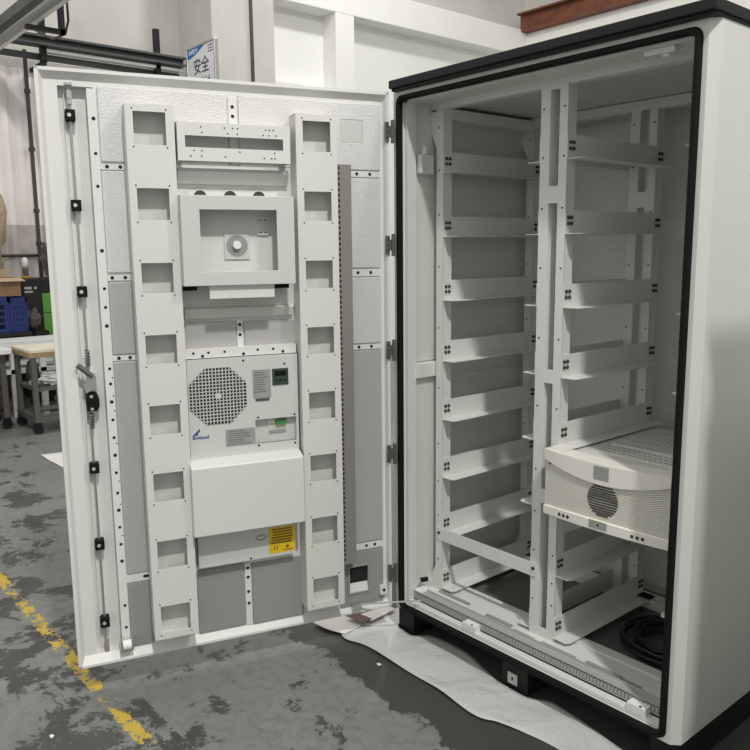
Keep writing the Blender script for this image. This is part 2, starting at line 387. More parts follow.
loc(MB().box(-5.23, -4.90, -1.13, -.135, .40, .425), 'shelf', M_grey, ct, bb)
ct = thing('long_bench', 'long white bench behind the carts in front of the blue crates', 'bench', (-5.55, 0, 0)); bb = (-5.55, 0, 0)
o = MB().box(-5.80, -5.33, -1.2, 1.6, .655, .690); o.box(-5.345, -5.325, -1.2, 1.6, .61, .690)
for y in (-.2, .12, .41): o.disc((-5.325, y, .652), .012, (1, 0, 0), .003, 8, 1)
loc(o, 'benchtop', [M_table, M_lab2], ct, bb)
for y in (-.9, .08, .34, .48, 1.4):
    loc(MB().box(-5.41, -5.36, y-.025, y+.025, 0, .655), 'leg', M_table, ct, bb)
loc(MB().box(-5.75, -5.36, -1.1, 1.5, .40, .44), 'shelf', M_table, ct, bb)
# things on and under them
tag(MB().box(-5.20, -4.93, -.98, -.20, .427, .50).build('cardboard_tray', M_cardl, bevel=.004), 'pale cardboard tray on the shelf of the white topped table', 'tray')
tag(MB().box(-5.78, -5.45, -.50, .02, 0, .26).build('cardboard_carton', M_card, bevel=.004), 'brown cardboard carton on the floor under the long white bench', 'box')
o = MB().tube([(-4.88, .10, .387), (-4.88, .10, .50), (-4.88, .10, .56), (-4.88, .10, .59)], [.055, .055, .04, .012], 14)
tag(o.build('tool_case', M_dsteel, smooth=True), 'dark rounded case standing on the shelf of the wooden edged cart', 'case')
def crumple(name, c, r, n, mt, label, cat, seed):
    random.seed(seed); bm = bmesh.new(); bmesh.ops.create_icosphere(bm, subdivisions=3, radius=1)
    for v_ in bm.verts:
        q = v_.co.copy(); k = 1+.28*math.sin(5*q.x+seed)*math.cos(4*q.y+2*seed)+.18*math.sin(9*q.z+3*q.x+seed)
        v_.co = Vector((q.x*r[0]*k, q.y*r[1]*k, max(-.8, q.z)*r[2]*k))
    zmin = min(v_.co.z for v_ in bm.verts)
    for v_ in bm.verts: v_.co.z -= zmin
    me = bpy.data.meshes.new(name); bm.to_mesh(me); bm.free(); me.materials.append(mt)
    for p in me.polygons: p.use_smooth = n
    o = bpy.data.objects.new(name, me); col.objects.link(o); o.location = c
    return tag(o, label, cat)
crumple('white_rag', (-4.62, .20, .387), (.09, .10, .05), False, M_table, 'crumpled white rag on the cart shelf beside its front leg', 'rag', 2)
crumple('packing_film', (-5.52, .30, .442), (.10, .28, .035), True, M_table, 'crumpled white film on the shelf under the long white bench', 'packing', 5)
crumple('cloth_bundle', (-4.62, .03, .387), (.05, .04, .03), True, M_lab, 'small grey cloth lying on the cart shelf beside its left end', 'cloth', 9)
# crates
def crate(name, x0, x1, y0, y1, z0, z1, label):
    t = thing(name, label, 'crate', ((x0+x1)/2, (y0+y1)/2, z0), 0, 'blue plastic crates behind the bench'); bb = ((x0+x1)/2, (y0+y1)/2, z0)
    holes = []
    ny = 5; nz = 4
    for i in range(ny):
        for k in range(nz):
            a = y0+.03+(y1-y0-.06)*i/ny; c = z0+.03+(z1-z0-.10)*k/nz
            holes.append((a+.008, a+(y1-y0-.06)/ny-.008, c+.008, c+(z1-z0-.10)/nz-.008))
    for xx in (x0, x1-.02):
        loc(MB().plate(y0, y1, z0, z1, xx, xx+.012, holes, fn=lambda a, y, z: (y, a, z)).box(xx-.004, xx+.02, y0, y1, z1-.05, z1), 'side_panel', M_blue, t, bb)
    o = MB().box(x0, x1, y0, y0+.014, z0, z1).box(x0, x1, y1-.014, y1, z0, z1)
    loc(o, 'end_panel', M_blue, t, bb); loc(MB().box(x0+.01, x1-.01, y0+.01, y1-.01, z0, z0+.02), 'bottom_panel', M_blue, t, bb)
    return t
crate('plastic_crate', -6.25, -5.86, -.32, .21, .735, 1.085, 'blue lattice crate at the left edge carrying the open cardboard box')
crate('plastic_crate', -6.30, -5.90, .225, .39, .735, 1.07, 'narrow dark blue open-sided crate between the box and the black machine')
sh = thing('storage_rack', 'low dark rack behind the bench that carries the blue crates', 'rack', (-6.1, 0, 0)); bb = (-6.1, 0, 0)
loc(MB().box(-6.38, -5.83, -.5, .40, .70, .734), 'shelf', M_dark, sh, bb)
for x in (-6.35, -5.87):
    for y in (-.47, .37): loc(MB().box(x-.02, x+.02, y-.02, y+.02, 0, .70), 'leg', M_dark, sh, bb)
bx = thing('open_box', 'open brown cardboard box with raised flap on top of the blue crate', 'box', (-6.0, .22, 1.09)); bb = (-6.0, .22, 1.09)
o = MB().plate(.135, .335, 1.087, 1.26, -5.87, -5.865, fn=lambda a, y, z: (y, a, z)); o.box(-6.2, -5.87, .135, .14, 1.087, 1.26); o.box(-6.2, -5.87, .33, .335, 1.087, 1.26); o.box(-6.2, -6.195, .135, .335, 1.087, 1.26); o.box(-6.2, -5.87, .135, .335, 1.087, 1.092)
loc(o, 'carton', M_card, bx, bb)
loc(MB().add([(-5.865, .135, 1.262), (-5.865, .335, 1.262), (-5.78, .36, 1.235), (-5.78, .13, 1.235), (-5.865, .135, 1.257), (-5.865, .335, 1.257), (-5.78, .36, 1.23), (-5.78, .13, 1.23)], [(0, 1, 2, 3), (7, 6, 5, 4), (0, 4, 5, 1), (1, 5, 6, 2), (2, 6, 7, 3), (3, 7, 4, 0)]), 'front_flap', M_cardl, bx, bb)
loc(MB().box(-6.2, -6.195, .13, .335, 1.26, 1.34), 'rear_flap', M_cardl, bx, bb)
tag(MB().box(-6.25, -6.0, -.30, .10, 1.087, 1.30).build('cardboard_carton', M_cardl, bevel=.004), 'pale cardboard carton beside the open box at the left edge', 'box')
mc = thing('green_machine', 'black machine cabinet with bright green front beside the open door edge', 'machine', (-6.4, .85, 0)); bb = (-6.4, .85, 0)
loc(MB().box(-6.7, -6.22, .455, 1.40, 0, 1.235), 'housing', M_dark, mc, bb, bevel=.006)
for z0, z1 in ((.885, 1.085), (.62, .88)):
    loc(MB().box(-6.22, -6.205, .635, 1.36, z0, z1), 'green_panel', M_green, mc, bb, bevel=.004)
loc(MB().box(-6.22, -6.212, .64, 1.36, 1.10, 1.22), 'black_panel', M_black, mc, bb)
o = MB()
for k, (a, c) in enumerate(((.47, .54), (.47, .55), (.565, .59))): o.box(-6.22, -6.217, a, c, 1.13-.035*(k == 1), 1.155-.035*(k == 1)-.006*(k == 1))
loc(o, 'marking', M_lab, mc, bb)
crumple('grey_bag', (-6.07, .49, .722), (.065, .07, .10), True, M_bag, 'slumped grey cloth bag in front of the black machine', 'bag', 4)
sh2 = MB().box(-6.19, -5.95, .465, .60, .0, .72)
tag(sh2.build('storage_stand', M_dark), 'dark stand under the slumped grey bag', 'stand')
crumple('net_bag', (-6.6, .93, 1.237), (.08, .13, .18), False, M_bag, 'dark net bag lying on top of the black machine', 'bag', 8)
o = MB().tube([(-6.55, .30, 0), (-6.55, .30, .9), (-6.55, .27, 1.55), (-6.57, .25, 1.62), (-6.58, .30, 1.95), (-6.6, .34, 2.1), (-6.6, .34, 2.16)], [.09, .09, .09, .17, .16, .09, .02], 18)
tag(o.build('hanging_sack', M_tan, smooth=True), 'tan woven sack standing tall against the ribbed wall at the left edge', 'sack')

# ================================================================ the cabinet
W, D, ZB, ZT = 1.188, .86, .10, 2.048
cab = thing('equipment_cabinet', 'tall pale grey steel equipment cabinet with black roof and door swung wide open', 'cabinet', (0, 0, 0))
bo = MB()
bo.plate(.0, 1.166, ZB, ZT, 0, .02, [(.036, 1.138, .118, 2.020)])                                   # front frame
bo.box(0, .036, .02, D, ZB, ZT); bo.box(1.152, W, .022, D, ZB, ZT); bo.box(.036, 1.152, D-.036, D, ZB, ZT)
bo.prism([(1.166, 0), (W, .022), (W-.03, .03), (1.15, .02)], lambda u, v, w: (u, v, w), ZB, ZT)      # chamfered corner
bo.box(.036, 1.152, .02, D-.036, ZT-.03, ZT); bo.box(.036, 1.152, .02, D-.036, ZB, ZB+.028)
bo.build('body', M_white, cab)
# jamb returns
o = MB().box(.034, .050, .02, .062, .13, 2.018)
for z in [.2+.085*i for i in range(21)]: o.disc((.050, .05, z), .002, (1, 0, 0), .0006, 8, 1)
o.build('jamb', [M_white, M_ac], cab)
MB().box(1.136, 1.152, .02, .062, .13, 2.018).build('jamb', M_white, cab)
MB().box(.036, 1.152, .02, .075, 2.010, 2.018).build('jamb', M_white, cab)
gl = MB(); oL = rrect(.022, 1.153, .104, 2.034, .030); iL = rrect(.043, 1.132, .124, 2.014, .018); n_ = len(oL)
vs = [(x, 0, z) for x, z in oL]+[(x, -.014, z) for x, z in [(a+(c-a)*.2, b_+(d-b_)*.2) for (a, b_), (c, d) in zip(oL, iL)]] \
    + [(x, -.014, z) for x, z in [(a+(c-a)*.75, b_+(d-b_)*.75) for (a, b_), (c, d) in zip(oL, iL)]]+[(x, .004, z) for x, z in iL]
gl.add(vs, [(k*n_+i, k*n_+(i+1) % n_, (k+1)*n_+(i+1) % n_, (k+1)*n_+i) for k in range(3) for i in range(n_)])
gl.build('gasket', M_rubber, cab)
# roof
o = MB().box(.008, 1.198, -.032, D+.03, 2.055, 2.083); o.box(.012, 1.192, -.022, D+.01, 2.046, 2.056)
for x in (.25, .62, 1.0, 1.165): o.box(x, x+.006, -.0335, -.02, 2.058, 2.081)
o.build('roof', M_lid, cab, bevel=.004)
# plinth feet and side beams
for x0, x1 in ((0, .086), (.536, .648), (1.100, 1.186)):
    f = MB().box(x0, x1, .012, D-.01, 0, ZB).build('plinth_beam', M_black, cab, bevel=.003)
    if x0 > .3 and x0 < 1:
        o = MB().plate(.565, .607, .022, .062, .008, .012, [(.581, .589, .037, .047)])
        o.build('foot_plate', M_steel, f)['label'] = 'small bright steel plate with a square hole'
# insulation lining
for z0, z1 in ((.17, 1.005), (1.075, 1.985)):
    MB().box(.036, .041, .066, .80, z0, z1).build('side_lining', M_side, cab)
MB().box(.05, 1.14, D-.042, D-.036, .16, 1.97).build('back_lining', M_backfoil, cab)
MB().box(1.147, 1.152, .066, .80, .17, 1.985).build('side_lining', M_side, cab)
MB().box(.05, 1.14, .26, D-.05, .128, .132).build('bottom_lining', M_floorpan, cab)
MB().box(.05, 1.14, .2, D-.05, 2.012, 2.018).build('ceiling_lining', M_side, cab)
MB().box(.036, .062, .06, .165, 1.012, 1.070).build('side_rib', M_white, cab, bevel=.004)
MB().box(1.126, 1.152, .06, .165, 1.012, 1.070).build('side_rib', M_white, cab, bevel=.004)

# ring frame
def ring(name, *boxes):
    m = MB()
    for b_ in boxes: m.box(*b_)
    return m.build(name, M_pane, cab, bevel=.002)
ring('top_rail', (.038, 1.15, .15, .19, 1.996, 2.04)); ring('top_rail', (.038, 1.15, .665, .715, 1.975, 2.01))
ring('top_rail', (.038, .10, .19, .665, 1.96, 2.0)); ring('top_rail', (1.09, 1.15, .19, .665, 1.96, 2.0))
ring('bottom_rail', (.038, 1.15, .10, .25, .128, .150), (.038, 1.15, .205, .25, .150, .156))
ring('bottom_rail', (.038, 1.15, .66, .73, .128, .165))
o = MB()
for (x, wd, y, dp) in ((.10, .16, .135, .006), (.36, .12, .12, .006), (.50, .09, .105, .004), (.62, .14, .108, .004), (.80, .13, .115, .006), (.93, .07, .11, .004)):
    MB().box(x, x+wd, y, y+.014, .150, .150+dp).build('latch_strip', M_lab, cab)
holes_front = [.28, .36, .46, .6, .75, .97, 1.2, 1.43, 1.62, 1.78, 1.93]
def post(name, y, x0, x1, slots=(), flanges=()):
    m = MB(); m.plate(x0, x1, .15, 1.998, y, y+.003, slots)
    for fx0, fx1 in flanges: m.box(fx0, fx1, y+.002, y+.045, .15, 1.998)
    xs = (x0+.012, x1-.012) if x1-x0 > .06 else ((x0+x1)/2-.004,)
    for z in holes_front:
        for x in xs: m.disc((x, y-.0006, z), .0035, (0, 1, 0), .001, 8, 1)
    return m.build(name, [M_pane, M_hole], cab)
H = [(.577, .614, a, b_) for a, b_ in ((.185, .635), (.686, 1.052), (1.098, 1.636), (1.690, 1.985))]
for y in (.15, .668):
    post('rack_post', y, .067, .102, (), ((.0995, .102), (.067, .0695)))
    post('rack_post', y, .541, .645, H, ((.541, .5435), (.6425, .645), (.577, .578), (.613, .614)))
    post('rack_post', y, 1.088, 1.123, (), ((1.088, 1.0905), (1.1205, 1.123)))
for y in (.151, .669):
    for x0, x1 in ((.036, .068), (1.152, 1.122)):
        MB().prism([(x0, 1.99), (x1, 1.99), (x1, 1.855), (x0+(x1-x0)*.1, 1.915)], lambda u, v, w: (u, w, v), y, y+.003).build('gusset', M_pane, cab)
        MB().prism([(x0, .15), (x1, .15), (x1, .255), (x0+(x1-x0)*.1, .19)], lambda u, v, w: (u, w, v), y, y+.003).build('gusset', M_pane, cab)

# shelf brackets on both sides of both bays
levels = [1.811, 1.580, 1.346, 1.117, .890, .660, .432, .205]
def bracket_mesh(sgn):
    m = MB()
    m.plate(.150, .714, -.040, .034, 0, .002, fn=lambda a, y, z: (sgn*y, a, z))
    m.prism([(0, .150), (.050, .150), (.060, .165), (.060, .705), (.055, .714), (0, .714)], lambda u, v, w_: (sgn*u, v, w_), -.042, -.040)
    return m
def bolt_mesh(sgn):
    return MB().tube([(0, 0, 0), (sgn*.004, 0, 0), (sgn*.006, 0, 0)], [.0062, .0062, .004], 8)
def bracket(x, sgn, front_bolts, rear_bolts):
    r = bracket_mesh(sgn).build('shelf_bracket', M_pane, cab)
    bs = []
    for ok, ys in ((front_bolts, (.163, .180)), (rear_bolts, (.683, .700))):
        if not ok: continue
        for y in ys:
            for z in (-.009, .010):
                if not bs: q = bolt_mesh(sgn).build('bolt', M_bolt, r)
                else: q = bs[0].copy(); col.objects.link(q); q.parent = r
                q.location = (sgn*.002, y, z); bs.append(q)
    r.location = (x, 0, 0)
    return r
for (x, sgn, fb, rb) in ((.102, 1, True, True), (.5405, -1, False, False), (.645, 1, True, True), (1.0875, -1, False, False)):
    first = None
    for z in levels:
        if first is None: first = bracket(x, sgn, fb, rb); first.location.z = z
        else:
            c = copy_tree(first, cab); c.location.z = z
# cross bar in the left bay
o = MB().box(.080, .565, .1465, .1495, .362, .412)
o.box(.080, .565, .1495, .163, .362, .364)
for x in (.16, .25, .33, .42, .50): o.disc((x, .1475, .385), .006, (0, -1, 0), .002, 8, 0)
for x in (.09, .555): o.disc((x, .1465, .392), .006, (0, -1, 0), .005, 8, 1)
o.build('cross_bar', [M_pane, M_bolt], cab)
# sill duct and clips
o = MB().box(.052, 1.13, .046, .088, .128, .138); o.box(.052, 1.13, .046, .049, .132, .144); o.box(.052, 1.13, .085, .088, .132, .170)
x = .054
while x < 1.125:
    o.box(x, x+.009, .046, .0495, .142, .166); x += .0125
o.box(.052, 1.13, .046, .049, .162, .168)
o.box(.052, 1.13, .049, .085, .160, .164)
o.build('slotted_duct', M_sduct, cab)
MB().box(.050, 1.136, .018, .047, .120, .132).build('sill', M_pane, cab)
for x in (.372, 1.045):
    MB().box(x-.03, x+.03, .016, .05, .132, .156).disc((x+.012, .022, .156), .005, (0, 0, 1), .001, 8, 1).build('clip', [M_ball, M_hole], cab, bevel=.003)
MB().box(.05, .085, .05, .10, .150, .175).build('clip', M_ball, cab, bevel=.006)
MB().tube([(.06, .075, .205), (.075, .10, .207)], .010, 8).build('plug', M_rubber, cab)
# sensor box on the side wall, catch under the top
sb = MB().box(.041, .070, .07, .135, 1.765, 1.835).build('sensor_box', M_white, cab, bevel=.006)
MB().tube([(.055, .10, 1.835), (.055, .10, 1.862)], .012, 10).build('cable_gland', M_white, sb)
MB().plate(.068, .137, 1.835, 1.868, .0415, .044, fn=lambda a, y, z: (y, a, z)).build('mount', M_side, sb)
o = MB().box(.97, 1.06, .03, .062, 1.994, 2.010)
o.tube([(1.03, .045, 1.984), (1.03, .048, 2.0)], .012, 10)
o.build('door_catch', M_white, cab, bevel=.003)

# ---------------------------------------------------------------- door (local axes: x along the leaf, y out of its inner face, z up)
HX, HY, ANG = .0038, -.0272, 4.4166
DW, DB, DT = 1.157, .108, 2.046
dm = MB()
dm.box(0, DW, -.075, -.05, DB, DT)
dm.plate(.014, DW-.014, DB+.014, DT-.012, -.05, -.02, [(.992, 1.095, .140, 1.998)])
# lips all round, with sloped inner shoulder
for (poly, a, b_, fn) in (
    ([(DW, -.075), (DW, 0), (DW-.011, 0), (DW-.022, -.020), (DW-.022, -.05)], DB, DT, lambda u, v, w_: (u, v, w_)),
    ([(0, -.075), (0, 0), (.010, 0), (.016, -.020), (.016, -.05)], DB, DT, lambda u, v, w_: (u, v, w_)),
    ([(DT, -.075), (DT, 0), (DT-.010, 0), (DT-.034, -.022), (DT-.034, -.05)], 0, DW, lambda u, v, w_: (w_, v, u)),
    ([(DB, -.075), (DB, 0), (DB+.008, 0), (DB+.034, -.020), (DB+.034, -.05)], 0, DW, lambda u, v, w_: (w_, v, u))):
    dm.prism(poly, fn, a, b_)
door = dm.build('door', M_pane, cab)
door.location = (HX, HY, 0); door.rotation_euler = (0, 0, ANG)
def dp(m, name, mt, **k): return m.build(name, mt, door, **k)
# groove walls of the lock channel
o = MB().box(1.010, 1.014, -.05, -.040, .14, 1.998); o.box(1.075, 1.079, -.05, -.040, .14, 1.998)
dp(o, 'lock_channel', M_pane)
# foil pads
def pad(x0, x1, z0, z1, mt, t=.008, holes=()):
    return dp(MB().plate(x0, x1, z0, z1, -.020, -.020+t, holes), 'insulation_pad', mt, bevel=.002)
pad(.578, .981, 1.776, 2.002, M_foil); pad(.030, .540, 1.776, 2.003, M_foil, holes=[(.097, .178, 1.868, 1.946)])
for (z0, z1, mt) in ((1.430, 1.748, M_foil), (1.166, 1.400, M_foil2), (.412, 1.141, M_foil2), (.148, .376, M_pad)): pad(.905, .983, z0, z1, mt)
for (z0, z1, mt) in ((1.430, 1.747, M_foil), (1.154, 1.396, M_foil), (.386, 1.128, M_foil2)): pad(.031, .160, z0, z1, mt)
pad(.031, .212, .130, .352, M_pad, holes=[(.095, .174, .188, .294)])
pad(.575, .747, 1.166, 1.259, M_foil2); pad(.361, .547, 1.164, 1.256, M_foil2)
pad(.580, .749, .146, .381, M_pad); pad(.358, .552, .140, .374, M_pad)
dp(MB().plate(.097, .178, 1.868, 1.946, -.019, -.013), 'cover_plate', M_ac, bevel=.002)
o = MB().plate(.088, .181, .182, .300, -.012, -.008, [(.097, .172, .190, .292)])
dp(o, 'vent_frame', M_pad)
dp(MB().box(.096, .173, -.0205, -.019, .225, .293), 'vent_mesh', M_hole); dp(MB().prism([(-.0205, .19), (-.009, .19), (-.0205, .226)], lambda u, v, w_: (w_, u, v), .096, .173), 'vent_ledge', M_pane)
# strips with holes
o = MB().plate(.985, 1.012, .145, 1.994, -.020, -.016)
z = .20
zl = [1.905, 1.80, 1.70, 1.50, 1.38, 1.32, 1.26, 1.12, 1.07, 1.01, .95, .89, .83, .77, .70, .64, .58, .52, .46, .30, .22]
for i, z in enumerate(zl): o.disc((.996, -.0165, z), (.0052 if i % 3 else .0062), (0, 1, 0), .001, 10, 1)
for z in (1.09, 1.03, .98, .87, .74, .66, .55): o.disc((.989, -.0165, z), .0025, (0, 1, 0), .001, 8, 1)
dp(o, 'perforated_strip', [M_pane, M_hole])
def cross(x0, x1, z0, z1, pts):
    o = MB().plate(x0, x1, z0, z1, -.020, -.014)
    for x, z in pts: o.disc((x, -.0145, z), .006, (0, 1, 0), .001, 10, 1)
    dp(o, 'perforated_strip', [M_pane, M_hole])
cross(.905, .985, 1.752, 1.770, [(.965, 1.761), (.925, 1.761)]); cross(.905, .985, 1.405, 1.424, [(.97, 1.414), (.93, 1.414)])
cross(.905, .985, 1.145, 1.162, [(.965, 1.153), (.93, 1.153)]); cross(.905, .985, .380, .406, [(.925, .394), (.917, .394)])
cross(.031, .160, 1.752, 1.772, [(.12, 1.762), (.07, 1.762)]); cross(.031, .160, 1.400, 1.426, [(.12, 1.413), (.07, 1.413)])
cross(.031, .160, 1.132, 1.150, [(.12, 1.141), (.07, 1.141)]); cross(.031, .160, .356, .382, [(.10, .369), (.065, .369)])
cross(.545, .573, 1.78, 1.995, [(.56, 1.965), (.56, 1.935)]); cross(.552, .572, 1.165, 1.259, [(.562, 1.245), (.562, 1.21)])
cross(.555, .577, .142, .378, [(.566, .36), (.566, .325), (.566, .27), (.566, .225)])
# window columns
wins = [(1.824, 1.923), (1.595, 1.692), (1.365, 1.460), (1.136, 1.230), (.901, .999), (.673, .770), (.438, .536), (.208, .304)]
for x0, x1, wa, wb in ((.763, .910, .789, .887), (.220, .366, .2435, .3415)):
    o = MB().plate(x0, x1, .186, 1.945, .054, .058, [(wa, wb, a, b_) for a, b_ in wins])
    o.box(x0, x0+.004, -.02, .054, .186, 1.945); o.box(x1-.004, x1, -.02, .054, .186, 1.945)
    o.box(x0, x1, -.02, .054, .186, .190); o.box(x0, x1, -.02, .054, 1.941, 1.945)
    for a, b_ in wins:
        for x in (wa-.002, wb+.002):
            for z in (a-.008, b_+.008): o.disc((x, .0575, z), .0028, (0, 1, 0), .001, 6, 1)
    c = dp(o, 'window_channel', [M_white, M_hole])
    MB().box(x0+.004, x1-.004, .0, .004, .19, 1.941).build('channel_back', M_white, c)
# slotted plate with dots
o = MB().plate(.387, .756, 1.780, 1.899, .056, .060, [(.411, .732, 1.822, 1.858)])
o.box(.387, .390, -.02, .056, 1.78, 1.899); o.box(.753, .756, -.02, .056, 1.78, 1.899); o.box(.387, .756, -.02, .056, 1.895, 1.899)
random.seed(3)
for x in (.44, .455, .475, .56, .575, .6, .68, .70, .72):
    for z in (1.795, 1.812, 1.868, 1.885):
        if random.random() < .7: o.disc((x+random.uniform(-.006, .006), .0595, z), .0028, (0, 1, 0), .001, 6, 1)
dp(o, 'slotted_plate', [M_white, M_hole])
dp(MB().plate(.375, .757, 1.700, 1.772, -.020, -.010), 'backing_strip', M_white)
dp(MB().prism([(-.015, 1.764), (.018, 1.762), (.026, 1.750), (.002, 1.712), (-.015, 1.712)], lambda u, v, w_: (w_, u, v), .383, .754), 'cross_rail', M_ac, bevel=.002)
dp(MB().prism([(-.02, 1.310), (.000, 1.308), (.004, 1.302), (-.004, 1.271), (-.02, 1.271)], lambda u, v, w_: (w_, u, v), .372, .750), 'cross_rail', M_white, bevel=.002)
# screen frame
sf = MB().plate(.392, .763, 1.385, 1.671, .096, .100, [(.452, .704, 1.430, 1.626)])
sf.box(.392, .395, .0, .096, 1.385, 1.671); sf.box(.760, .763, .0, .096, 1.385, 1.671); sf.box(.392, .763, .0, .096, 1.668, 1.671); sf.box(.392, .763, .0, .096, 1.385, 1.388)
sf = dp(sf, 'screen_frame', M_ac, bevel=.0015)
MB().box(.395, .760, .024, .028, 1.388, 1.668).build('frame_back', M_white, sf)
g = MB().plate(.530, .614, 1.468, 1.555, .028, .033)
g.disc((.572, .0325, 1.512), .036, (0, 1, 0), .001, 28, 1)
g.disc((.574, .033, 1.515), .0135, (0, 1, 0), .012, 18, 2)
g.build('cable_port', [M_ac, M_pad, M_ball], sf)
for z in (1.548, 1.588):
    o = MB().box(.465, .500, .028, .036, z, z+.016)
    for x in (.474, .491): o.disc((x, .036, z+.008), .003, (0, 1, 0), .001, 8, 1)
    o.build('tab', [M_white, M_hole], sf)
# cable glands above the frame
dp(MB().plate(.420, .720, 1.64, 1.690, .0, .004), 'gland_strip', M_white)
for x in (.682, .583, .485):
    o = MB().disc((x, .004, 1.672), .021, (0, 1, 0), .004, 24, 1); o.disc((x, .004, 1.672), .024, (0, 1, 0), .002, 24, 0)
    dp(o, 'cable_gland', [M_white, M_bolt])
dp(MB().box(.463, .680, .082, .086, 1.342, 1.386), 'tray', M_white)
for x in (.395, .710): dp(MB().box(x, x+.044, -.02, .030, 1.368, 1.384), 'support_bracket', M_rubber)
dp(MB().plate(.366, .758, 1.30, 1.775, -.020, -.012), 'backing_plate', M_white)
# cable duct beside the right column
o = MB().box(.163, .213, -.02, .04, .332, 1.787)
z = .345
while z < 1.78:
    o.box(.2055, .2125, .0395, .0402, z, z+.011, 1); z += .0185
dp(o, 'cable_duct', [M_duct, M_hole])
# lock rod
o = MB().tube([(1.063, -.030, .112), (1.063, -.030, 1.018)], .0035, 8); o.tube([(1.060, -.030, 1.10), (1.063, -.030, 2.008)], .0035, 8)
dp(o, 'lock_rod', M_steel)
for z in (1.912, 1.641, 1.372, .792, .527, .25):
    gm = dp(MB().box(1.048, 1.078, -.05, -.014, z-.017, z+.017), 'rod_guide', M_rubber, bevel=.002)
    MB().disc((1.066, -.014, z), .006, (0, 1, 0), .002, 10).build('screw', M_cream2, gm)
for a, b_ in ((1.130, 1.185), (.925, .978)):
    pts = [(1.060+.006*math.cos(i*1.3), -.026+.005*math.sin(i*1.3), a+(b_-a)*i/30) for i in range(31)]
    dp(MB().tube(pts, .003, 6), 'spring', M_dsteel)
lk = dp(MB().box(1.040, 1.066, -.05, -.012, 1.052, 1.105), 'lock_body', M_steel, bevel=.002)
MB().tube([(1.050, -.008, 1.10), (1.094, -.006, 1.139)], .0085, 8).build('lever', M_dsteel, lk)
MB().prism([(1.062, 1.092), (1.080, 1.075), (1.072, 1.045), (1.05, 1.06)], lambda u, v, w_: (u, w_, v), -.03, -.010).build('latch_arm', M_steel, lk)
bl = dp(MB().prism([(1.072, .985), (1.072, 1.043), (1.040, 1.043), (1.034, 1.025), (1.034, 1.0), (1.042, .985)], lambda u, v, w_: (u, w_, v), -.05, -.010), 'lock_block', M_rubber, bevel=.002)
for z in (.993, 1.034): MB().disc((1.058, -.010, z), .005, (0, 1, 0), .002, 10).build('screw', M_cream2, bl)
dp(MB().prism([(1.070, .985), (1.045, .985), (1.046, .965), (1.058, .953), (1.068, .965)], lambda u, v, w_: (u, w_, v), -.046, -.03), 'lock_plate', M_steel)
for z in (1.965, .165):
    dp(MB().box(1.055, 1.069, -.035, -.018, z-.02, z+.02).disc((1.062, -.018, z), .005, (0, 1, 0), .004, 8), 'rod_coupling', M_steel)
dp(MB().box(1.052, 1.074, -.03, -.010, 2.000, 2.008), 'rod_tip', M_steel)
# support roller
rb = dp(MB().box(.982, 1.020, -.02, -.004, .138, .150).box(.978, .984, -.02, .022, .15, .19).box(1.014, 1.020, -.02, .022, .15, .19), 'roller_bracket', M_steel, bevel=.001)
MB().tube([(.985, .012, .17), (1.013, .012, .17)], .017, 18).build('roller', M_ball, rb)
# door stay
pd = Vector((.148, .01, .148)); pc_world = Vector((.12, .018, .158))
ca, sa = math.cos(ANG), math.sin(ANG)
dxy = (pc_world.x-HX, pc_world.y-HY); pc = Vector((dxy[0]*ca+dxy[1]*sa, -dxy[0]*sa+dxy[1]*ca, pc_world.z))
dp(MB().tube([pd, pc], .0038, 8), 'stay_rod', M_steel)
dp(MB().box(.135, .170, -.02, .018, .125, .150), 'stay_bracket', M_steel, bevel=.002)
dp(MB().box(.02, .05, -.02, .003, .165, .20).disc((.035, .003, .183), .006, (0, 1, 0), .002, 10, 1), 'stay_bracket', [M_pane, M_hole])
# hinges
for z in (1.910, 1.511, 1.124, .727, .248):
    h = dp(MB().box(.001, .017, -.001, .007, z-.034, z+.034), 'hinge', M_dsteel, bevel=.0015)
    o = MB().tube([(-.010, .010, z-.040), (-.010, .010, z+.040)], .0065, 12)
    o.build('hinge_pin', M_dsteel, h)
    MB().box(-.009, .003, .003, .008, z-.020, z+.020).build('hinge_leaf', M_dsteel, h)
    o = MB()
    for dz in (-.02, 0, .02): o.disc((.009, .007, z+dz), .0035, (0, 1, 0), .001, 8)
    o.build('hinge_screws', M_bolt, h)
# drip hood under the air conditioner
dp(MB().prism([(-.02, .798), (.045, .796), (.088, .781), (.090, .777), (.090, .541), (-.02, .541)], lambda u, v, w_: (w_, u, v), .376, .767), 'hood', M_white, bevel=.003)

# ---------------------------------------------------------------- air conditioner mounted in the door
def dworld(s_, n_, z_): return (HX+s_*ca-n_*sa, HY+s_*sa+n_*ca, z_)
ab = (.565, -.02, .40)
ac = thing('air_conditioner', 'pale grey air conditioner with round fan grille mounted in the open cabinet door', 'air conditioner', dworld(*ab), ANG)
def ap(m, name, mt, par=None, **k): return m.build(name, mt, par or ac, base=ab, **k)
o = MB().plate(.373, .757, .796, 1.137, .026, .030, [(.382, .530, .828, .914)])
o.box(.373, .757, -.018, -.014, .796, 1.137); o.box(.373, .377, -.014, .026, .796, 1.137); o.box(.753, .757, -.014, .026, .796, 1.137)
o.box(.373, .757, -.014, .026, 1.133, 1.137); o.box(.530, .533, .006, .026, .828, .914); o.box(.379, .382, .006, .026, .828, .914)
o.box(.379, .533, .004, .006, .825, .917)
for x, z in ((.565, 1.125), (.42, 1.105), (.52, .922), (.388, .922), (.52, .822), (.388, .818)): o.disc((x, .0295, z), .004, (0, 1, 0), .0012, 8, 1)
ap(o, 'front_panel', [M_ac, M_hole])
o = MB().plate(.372, .757, 1.140, 1.170, -.014, .018)
for x in (.73, .68, .625, .51, .455): o.disc((x, .0175, 1.158), .0045, (0, 1, 0), .0012, 8, 1)
for x in (.70, .56, .42): o.disc((x, .0175, 1.147), .0055, (0, 1, 0), .0012, 8, 1)
